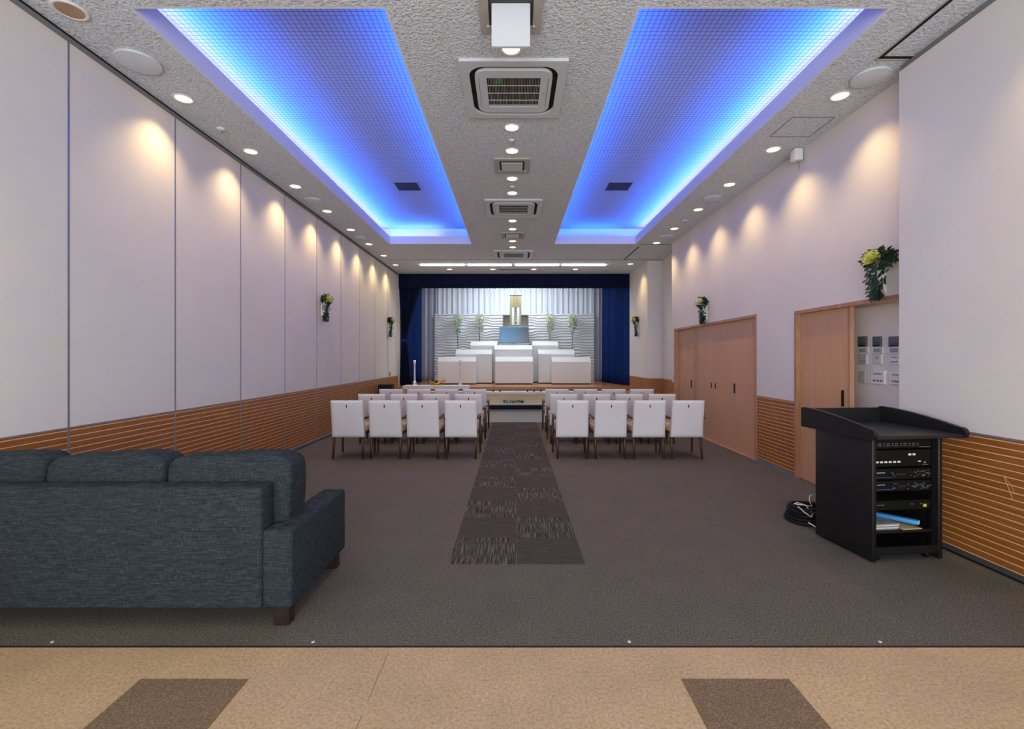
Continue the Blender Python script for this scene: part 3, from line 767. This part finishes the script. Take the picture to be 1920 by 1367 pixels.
# ------------------------------------------------------------------ lectern with its equipment rack
LX, LY, LR = 2.64, 3.432, math.radians(6.3)
LM = Matrix.Translation((LX, LY, 0)) @ Matrix.Rotation(LR, 4, 'Z')
t = thing('equipment_lectern', 'black lectern cabinet with open equipment rack beside the right partition', 'lectern', (LX, LY, 0), LR)
LW, LD = .578, .56
MB().bbox(0, .034, 0, LD, .01, .93, .006, 2).build('side_panel', M_BLKL, t)
MB().bbox(LW-.034, LW, 0, LD, .01, .93, .006, 2).build('side_panel', M_BLKL, t)
MB().box(.034, LW-.034, LD-.02, LD, .06, .93).build('back_panel', M_BLKL, t)
MB().box(.034, LW-.034, .015, LD-.02, .06, .085).box(.034, LW-.034, .01, .03, .05, .11).build('bottom_shelf', M_BLKL, t)
MB().box(.034, LW-.034, .03, LD-.02, .205, .222).build('shelf', M_BLKL, t)
MB().box(.036, .056, .03, .06, .09, .91).box(LW-.056, LW-.036, .03, .06, .09, .91).build('rack_rail', M_BLK, t)
for x in (.08, LW-.08):
    for y in (.06, LD-.08):
        q = MB(); q.lathe([(0, -.012), (.028, -.012), (.03, 0), (.028, .012), (0, .012)], n=16, M=Matrix.Translation((x, y, .03)) @ Matrix.Rotation(PI/2, 4, 'Y')).box(x-.02, x+.02, y-.012, y+.012, .045, .06).build('caster', M_BLK, t)
DX0, DX1 = -.10, .66; DF, DBK = -.12, .60
MB().prism([(DF+.02, .93), (DF+.02, .955), (DBK, .958), (DBK, .93)], DX0+.03, DX1-.03, 'x').build('desk_top', mat('desk_laminate', (30, 30, 33), .35), t)
def sidep():
    pts = [(DBK, .925), (DBK, 1.085), (DBK-.02, 1.092)]
    for k in range(1, 9):
        a = k/8; pts.append((DBK-.02-(DBK-.02-(DF+.06))*a, 1.092-.085*a**1.7))
    for k in range(1, 9):
        a = PI/2-PI*k/8; pts.append((DF+.045-.045*math.cos(a)*1.0, .965+.042*math.sin(a)))
    return pts
for x in (DX0, DX1-.032):
    MB().prism(sidep(), x, x+.032, 'x').build('side_board', M_BLKL, t)
MB().box(DX0+.032, DX1-.032, DBK-.02, DBK, .935, 1.08).build('rear_board', M_BLKL, t)
def in_rack(name, label, cat, x, y, z, group=None, rz=0):
    p = LM @ Vector((x, y, z)); return thing(name, label, cat, p, LR+rz, group)
GR = 'black rack units in the lectern'
def unit(z, h, label, deco):
    q = in_rack('rack_unit', label, 'audio equipment', .057, .035, z, GR)
    MB().bbox(0, LW-.114, 0, .34, 0, h, .003, 1).build('case', M_BLK, q)
    deco(q, LW-.114, h); return q
M_DIM = mat('dim_print', (120, 120, 120), .6); M_LBTN = mat('light_button', (225, 225, 225), .5)
def dots(q, lst, m, name='control'):
    mb = MB()
    for x0, x1, z0, z1 in lst: mb.box(x0, x1, -.004, .0, z0, z1)
    mb.build(name, m, q)
rr = random.Random(3)
def deco_mixer(q, w_, h):
    dots(q, [(.02+i*.07+dx, .02+i*.07+dx+.008, .02+dz, .026+dz) for i in range(5) for dx in (0, .015, .045) for dz in (0, .014)], M_DIM, 'knob'); dots(q, [(.36, .45, .008, .011)], M_DIM, 'printed_line')
def deco_sel(q, w_, h):
    dots(q, [(.0+i*.036, .022+i*.036, .03, .042) for i in range(6)], M_LBTN, 'button'); dots(q, [(.27, .292, .082, .096), (.305, .327, .082, .096), (.352, .372, .033, .04)], M_LBTN, 'indicator'); dots(q, [(.40, .415, .02, .034), (.385, .43, .008, .011)], M_DIM, 'dial')
def deco_deck(q, w_, h):
    dots(q, [(.01, .075, .05, .053)], M_LBTN, 'disc_slot'); dots(q, [(.0, .145, .015, .018)], M_BLUEL, 'blue_line')
    dots(q, [(x, x+.006, z, z+.004) for x, z in [(rr.uniform(.13, .17), rr.uniform(.02, .055)) for _ in range(6)]+[(rr.uniform(.26, .46), rr.uniform(.015, .06)) for _ in range(34)]], M_DIM, 'control')
    dots(q, [(.18, .245, .03, .045)], mat('display_dim', (30, 34, 40), .3), 'display')
def deco_blank(q, w_, h):
    dots(q, [(.01, .07, .04, .043), (.29, .31, .04, .044), (.37, .385, .04, .044)], M_DIM, 'printed_line'); dots(q, [(.395, .42, .018, .038)], M_YELLED, 'sticker')
unit(.835, .07, 'topmost black rack unit with rows of small knobs', deco_mixer)
unit(.70, .125, 'tall black rack unit with a row of white buttons', deco_sel)
unit(.605, .08, 'upper of two black disc players with blue lines in the rack', deco_deck)
unit(.515, .08, 'lower of two black disc players with blue lines in the rack', deco_deck)
unit(.375, .07, 'lowest black rack unit with a yellow sticker', deco_blank)
q = in_rack('blue_binder', 'blue binder lying slantwise on the lectern shelf', 'binder', .36, .17, .252, rz=math.radians(-58))
MB().bbox(-.14, .14, -.03, .03, 0, .03, .005, 2).build('cover', M_BLUEF, q); MB().box(.135, .141, -.025, .025, .004, .026).build('pages', M_PAPER, q)
q = in_rack('document_stack', 'pile of papers in plastic sleeves on the lectern shelf', 'papers', .06, .05, .222)
for k in range(5):
    MB().box(.0+.01*k, .20+.012*k, .0+.008*k, .28, .003+.006*k, .008+.006*k).build('sheet', M_PAPER if k % 2 else M_LGREY, q)
q = in_rack('envelope', 'tan envelope on the lectern shelf under the blue binder', 'envelope', .29, .04, .2225)
MB().box(0, .16, 0, .22, 0, .006).build('body', mat('tan_envelope', (190, 170, 120), .7), q)
# cables on the floor behind the lectern
t = thing('cable_coil', 'thick coil of black cable on the floor behind the lectern', 'cable', (2.72, 4.33, 0))
for k, (rx, z) in enumerate(((.17, .02), (.16, .05), (.145, .08), (.15, .11), (.13, .135))):
    MB().tube([(rx*math.cos(a), rx*1.0*math.sin(a), z+.006*math.sin(3*a)) for a in [2*PI*i/28 for i in range(28)]], .017, 8, True).build('loop', M_BLK, t)
wc = MB()
wc.tube([(2.57, 4.22, .17), (2.60, 4.16, .13), (2.64, 4.14, .10), (2.68, 4.18, .12), (2.66, 4.26, .17), (2.60, 4.28, .185), (2.56, 4.26, .18)], .005, 6)
wc.tube([(2.57, 4.25, .18), (2.64, 4.24, .175), (2.70, 4.22, .17), (2.68, 4.23, .22), (2.69, 4.24, .26), (2.74, 4.24, .27)], .005, 6)
wc.tube([(2.60, 4.12, .06), (2.64, 4.08, .035), (2.70, 4.03, .012), (2.76, 4.0, .008)], .006, 6)
tag(wc.build('white_cable', M_CABW), 'thin white cable looped over the black coil behind the lectern', 'cable')

# ------------------------------------------------------------------ wall controllers in the doorway
XW = 3.78
def wp_(name, label, y0, y1, z0, z1, base, extra=None, cat='wall controller', d=.02):
    q = thing(name, label, cat, (XW, (y0+y1)/2, z0), 0, 'controllers and switches on the wall inside the doorway')
    hh, hw = z1-z0, (y1-y0)/2
    MB().bbox(-d, 0, -hw, hw, 0, hh, .003, 1).build('case', base, q)
    if extra: extra(q, hw, hh, d)
    return q
def ex_disp(q, hw, hh, d):
    MB().box(-d-.002, -d, -hw*.85, hw*.85, hh*.42, hh*.95).build('display', M_SHADE, q); MB().box(-d-.003, -d, -hw*.7, hw*.7, hh*.06, hh*.16).build('lower_bar', M_BLK, q)
def ex_lbl(q, hw, hh, d):
    MB().box(-d-.002, -d, -hw*.75, hw*.6, hh*.2, hh*.85).build('label_plate', M_LGREY, q); MB().box(-d-.001, -d+.001, -hw, -hw*.9, 0, hh).build('cover_edge', M_SHADE, q)
def ex_slats(q, hw, hh, d):
    mb = MB()
    for k in range(6): mb.box(-d-.002, -d, -hw*.8, hw*.1, hh*(.08+.15*k), hh*(.13+.15*k)); mb.box(-d-.002, -d, hw*.25, hw*.8, hh*(.08+.15*k), hh*(.13+.15*k))
    mb.build('switch_rocker', M_SHADE, q)
def ex_dial(q, hw, hh, d):
    MB().box(-d-.003, -d, -hw*.45, hw*.25, hh*.45, hh*.8).build('dial', mat('amber', (196, 160, 110), .5), q)
def ex_sw(q, hw, hh, d):
    mb = MB()
    for k in range(3): mb.box(-d-.004, -d, -hw*.7+k*hw*.5, -hw*.4+k*hw*.5, hh*.2, hh*.32)
    mb.build('button', M_SHADE, q); MB().box(-d-.002, -d, -hw*.6, hw*.6, hh*.7, hh*.82).build('display', M_LGREY, q)
def ZW(py, y): return Z(py, y)
def YW(px): return XW*F/(px-963)
cols = [(1611.5, 1627, 'left'), (1639, 1654.5, 'middle'), (1669, 1688, 'right')]
for px0, px1, nm in cols:
    y1, y0 = YW(px0), YW(px1); ym = (y0+y1)/2
    wp_('wall_controller', 'dark display controller at the top of the %s column in the doorway' % nm, y0, y1, ZW(650, ym), ZW(631, ym), mat('dark_plate', (74, 78, 82), .4), ex_disp)
    wp_('wall_controller', 'white controller with grey label under the %s dark display in the doorway' % nm, y0-.02, y1+.01, ZW(663, ym), ZW(651.5, ym), M_WHITE, ex_lbl)
y1, y0 = YW(1613), YW(1628); wp_('switch_plate', 'slatted switch plate under the left controllers in the doorway', y0, y1, ZW(683, 5.1), ZW(664, 5.1), M_OFFW, ex_slats, 'switch')
y1, y0 = YW(1640), YW(1656); wp_('switch_plate', 'white plate with an amber dial under the middle controllers in the doorway', y0, y1, ZW(682, 4.85), ZW(664, 4.85), M_OFFW, ex_dial, 'switch')
y1, y0 = YW(1671), YW(1690); wp_('switch_plate', 'white switch plate under the right controllers in the doorway', y0, y1, ZW(683, 4.6), ZW(666, 4.6), M_WHITE, ex_sw, 'switch')
y1, y0 = YW(1616.5), YW(1627); wp_('switch_plate', 'narrow beige plate lowest on the left in the doorway', y0, y1, ZW(718, 5.0), ZW(696, 5.0), mat('beige_plate', (186, 180, 170), .5), None, 'switch', .03)
y1, y0 = YW(1637.5), YW(1664); wp_('switch_plate', 'wide white control panel lowest in the middle in the doorway', y0, y1, ZW(720.5, 4.8), ZW(695, 4.8), M_WHITE, ex_sw, 'switch', .03)
y1, y0 = YW(1674), YW(1696); wp_('switch_plate', 'white control panel lowest on the right in the doorway', y0, y1, ZW(722, 4.55), ZW(697, 4.55), M_WHITE, ex_sw, 'switch', .03)

# ------------------------------------------------------------------ ceiling fittings
def downlight(x, y, label, power, group, lit=True, spot=110, blend=1.0):
    t = thing('downlight', label, 'ceiling light', (x, y, CZ), 0, group)
    if lit:
        MB().lathe([(.072, -.001), (.078, -.008), (.094, -.006), (.096, 0), (.072, 0)], n=28).build('trim_ring', M_WHITE, t)
        MB().lathe([(0, -.004), (.05, -.0035), (.072, -.001)], n=28).build('lamp', M_LAMP, t)
        l = lightobj('downlight_beam', 'SPOT', (0, 0, -.03), power, WARM, spot_size=math.radians(spot), spot_blend=blend, shadow_soft_size=.03); l.parent = t
    else:
        MB().lathe([(.085, -.006), (.092, -.012), (.112, -.008), (.114, 0), (.085, 0)], n=28).build('trim_ring', M_WHITE, t)
        MB().lathe([(0, -.0015), (.03, -.002), (.055, -.003), (.085, -.008)], n=28).build('reflector', M_BRONZE, t)
    return t
GL, GRR, GC = 'downlights along the left wall', 'downlights along the right wall', 'downlights down the middle of the ceiling'
downlight(-3.27, 3.44, 'unlit bronze downlight at the top left corner above the first wall panel', 0, GL, False)
for i in range(8):
    downlight(-3.27, 4.62+1.187*i, '%s lit downlight from the camera in the row along the left wall' % ORD[i], P_SPOT, GL)
for i, y in enumerate((4.575, 5.75, 6.92, 8.09, 9.29, 10.45)):
    downlight(3.2, y, '%s lit downlight from the camera in the row along the right wall' % ORD[i], P_SPOT, GRR)
downlight(3.2, 12.8, 'lit downlight by the right wall beside the column near the stage', P_SPOT, GRR)
for i, y in enumerate((3.87, 5.2, 5.79, 6.69, 7.28, 8.76, 9.32, 10.28, 10.86)):
    lab = ['lit downlight in the middle of the ceiling, half hidden by the open vent flap', 'lit central downlight just beyond the nearest air conditioner', 'lit central downlight just before the middle square vent', 'lit central downlight just beyond the middle square vent', 'lit central downlight just before the middle air conditioner', 'lit central downlight just beyond the middle air conditioner', 'lit central downlight just before the farthest square vent', 'lit central downlight just beyond the farthest square vent', 'lit central downlight just before the farthest air conditioner'][i]
    downlight(-.02, y, lab, P_SPOT_MID, GC, spot=100)
for x, nm in ((-1.86, 'leftmost'), (-.605, 'second from left'), (.59, 'second from right'), (1.80, 'rightmost')):
    downlight(x, 13.58, '%s of the four small downlights before the navy valance' % nm, P_SPOT_MID*.4, 'small downlights before the valance', spot=90)
# the same rows go on over the lobby side, above and behind the camera
GB = 'downlights above and behind the camera'
for i, (x, y, nm) in enumerate(((-3.27, 2.26, 'left wall row'), (3.1, 2.75, 'right wall row'), (-2.0, 1.2, 'left lobby'), (0, 1.2, 'middle lobby'), (2.0, 1.2, 'right lobby'), (-2.0, -.9, 'left rear lobby'), (2.0, -.9, 'right rear lobby'))):
    downlight(x, y, 'lit downlight over the %s behind the camera view' % nm, P_SPOT if i < 2 else P_SPOT_LOBBY, GB, spot=86 if i < 2 else 120)

# fluorescent tubes in a row before the stage
for i, (a, b_) in enumerate(((787, 872), (876, 960), (965, 1049), (1052.5, 1137))):
    y = 12.85; x0, x1 = X(a, y), X(b_, y)
    t = thing('tube_light', '%s of the four long white tube lights across the ceiling before the stage' % ['leftmost', 'second from left', 'second from right', 'rightmost'][i], 'ceiling light', ((x0+x1)/2, y, CZ), 0, 'long tube lights across the ceiling')
    hw = (x1-x0)/2
    MB().box(-hw, hw, -.09, .09, -.008, 0).build('housing', M_WHITE, t)
    MB().bbox(-hw+.015, hw-.015, -.055, .055, -.035, -.008, .01, 2).build('diffuser', M_TUBE, t)

# air conditioner cassettes
def rrect(w_, h, r, n=8, bulge=0.):
    pts = []
    for cx, cy, a0 in ((w_-r, h-r, 0), (-w_+r, h-r, PI/2), (-w_+r, -h+r, PI), (w_-r, -h+r, 1.5*PI)):
        for k in range(n+1):
            a = a0+PI/2*k/n; pts.append((cx+r*math.cos(a), cy+r*math.sin(a)))
    return pts
def make_ac(loc, label):
    t = thing('air_conditioner', label, 'air conditioner', loc, 0, 'ceiling air conditioner cassettes')
    sq = .475
    outer = rrect(sq, sq, .012); in1 = rrect(.40, .40, .14)
    MB().ringprism(outer, in1, -.028, 0).build('frame', M_OFFW, t)
    MB().prism(in1, -.004, 0, 'z').build('air_slot', M_DKG, t, 'black rounded air slot')
    cen = rrect(.352, .352, .11); hole = rrect(.245, .245, .006)
    MB().ringprism(cen, hole, -.034, -.004).build('centre_panel', M_OFFW, t)
    MB().prism(hole, -.006, -.004, 'z').build('filter', M_DKG, t)
    g = MB()
    for k in range(1, 34): x = -.245+.49*k/34; g.box(x-.0016, x+.0016, -.245, .245, -.030, -.024)
    for k in range(1, 4): y = -.245+.49*k/4; g.box(-.245, .245, y-.004, y+.004, -.034, -.03)
    g.build('grille', M_BAR, t)
    MB().box(-.32, -.315, -.24, .24, -.036, -.034).box(.315, .32, -.24, .24, -.036, -.034).build('panel_groove', M_GREYP, t)
    MB().lathe([(0, -.037), (.008, -.037), (.008, -.034)], (.285, 0, 0), 12).build('logo_badge', M_GREYP, t)
    return t
ac = make_ac((0, 4.47, CZ), 'nearest and largest white ceiling air conditioner')
MB().box(-.17, -.11, -.24, -.12, -.012, -.006).build('filter_mark', M_GRN, ac, 'small green patch behind the grille')
make_ac((0, 8.02, CZ), 'middle white ceiling air conditioner between the light coves')
make_ac((0, 11.62, CZ), 'farthest white ceiling air conditioner, just before the tube lights')

def vent(y, label, opened=False):
    t = thing('square_vent', label, 'vent', (-.02, y, CZ), 0, 'square ceiling vents with hinged flap')
    MB().ringprism(rrect(.235, .235, .006), rrect(.165, .165, .004), -.018, 0).build('frame', mat('vent_frame', (176, 172, 160), .6), t)
    MB().prism(rrect(.165, .165, .004), -.004, 0, 'z').build('opening', mat('vent_inside', (70, 68, 64), .8), t)
    for s in (-1, 1): MB().lathe([(0, -.03), (.008, -.03), (.008, -.018), (0, -.018)], (s*.175, .13 if not opened else .15, 0), 10).build('hinge_pin', M_WHITE, t)
    if opened: MB().bbox(-.14, .14, -.06, -.03, -.315, -.002, .004, 1).build('flap', M_OFFW, t, 'square white flap hanging open')
    else: MB().bbox(-.14, .14, -.135, .135, -.028, -.016, .004, 1).build('flap', M_OFFW, t)
vent(3.43, 'nearest ceiling vent with its square white flap hanging open', True)
vent(6.23, 'middle square ceiling vent between central downlights, flap closed')
vent(9.79, 'farthest square ceiling vent, flap closed')

def disc_speaker(x, y, label, r=.17):
    t = thing('ceiling_speaker', label, 'speaker', (x, y, CZ), 0, 'round ceiling speakers')
    MB().lathe([(r-.012, -.022), (r-.004, -.024), (r, -.018), (r, 0), (r-.012, 0)], n=40).build('rim', M_OFFW, t)
    MB().lathe([(0, -.034), (r*.5, -.031), (r-.012, -.022)], n=40).build('grille', mat('speaker_mesh', (212, 216, 222), .7), t)
disc_speaker(-3.24, 4.03, 'nearest round ceiling speaker by the left wall')
disc_speaker(3.25, 4.25, 'nearest round ceiling speaker by the right wall', .155)
disc_speaker(-3.26, 7.6, 'middle round ceiling speaker in the row by the left wall', .14)
disc_speaker(3.2, 7.5, 'middle round ceiling speaker in the row by the right wall', .14)
disc_speaker(-3.26, 9.98, 'third round ceiling speaker by the left wall', .14)
disc_speaker(3.24, 9.88, 'third round ceiling speaker by the right wall', .14)
def detector(x, y, label, r=.045):
    t = thing('smoke_detector', label, 'detector', (x, y, CZ), 0, 'small round ceiling detectors')
    MB().lathe([(0, -.02), (r*.7, -.018), (r, -.008), (r, 0)], n=20).build('body', M_WHITE, t)
    MB().lathe([(0, -.045), (.018, -.045), (.014, -.02), (0, -.02)], n=12).build('sensor_tip', M_GREYP, t)
detector(-3.28, 5.23, 'small sprinkler head on the ceiling near the left wall')
detector(3.2, 8.72, 'small sprinkler head on the ceiling near the right wall')
detector(-.02, 7.0, 'small sprinkler head between two central downlights', .035)
detector(-.02, 5.5, 'small sprinkler head between the two downlights beyond the nearest air conditioner', .03)
# grilles inside the coves
for x0, x1, nm in ((-2.03, -1.64, 'left'), (1.62, 2.02, 'right')):
    t = thing('air_grille', 'dark rectangular air grille inside the %s blue ceiling cove' % nm, 'vent', ((x0+x1)/2, 8.09, UPZ), 0, 'dark grilles in the blue coves')
    hw = (x1-x0)/2
    MB().ringprism(rrect(hw+.03, .22, .004), rrect(hw, .19, .003), -.01, 0).build('frame', mat('grille_frame_grey', (150, 150, 156), .5), t)
    g = MB()
    for k in range(12): yy = -.18+.033*k; g.box(-hw, hw, yy-.006, yy+.006, -.008, -.002)
    g.build('louvre', mat('louvre_dark', (52, 52, 60), .7), t)
    MB().prism(rrect(hw, .19, .003), -.002, 0, 'z').build('duct', M_DKG, t)
o = MB().box(-.42, .46, -.05, .05, -.012, 0).build('linear_vent', mat('slot_vent', (104, 102, 98), .6)); o.location = (0, 13.6, CZ)
tag(o, 'narrow dark slot vent in the ceiling between the small downlights before the stage', 'vent')
# small speaker fixed high on the right wall
t = thing('wall_speaker', 'small white box speaker high on the right wall under the ceiling', 'speaker', (XR, 5.74, 3.93))
MB().bbox(-.13, -.03, -.055, .055, 0, .14, .008, 2).build('body', M_WHITE, t)
MB().box(-.03, 0, -.02, .02, .03, .16).build('bracket', M_GREYP, t)
MB().tube([(-.06, 0, 0), (-.05, 0, -.03), (-.045, 0, -.11)], [.012, .009, .003], 8).build('cable', M_GREYP, t)
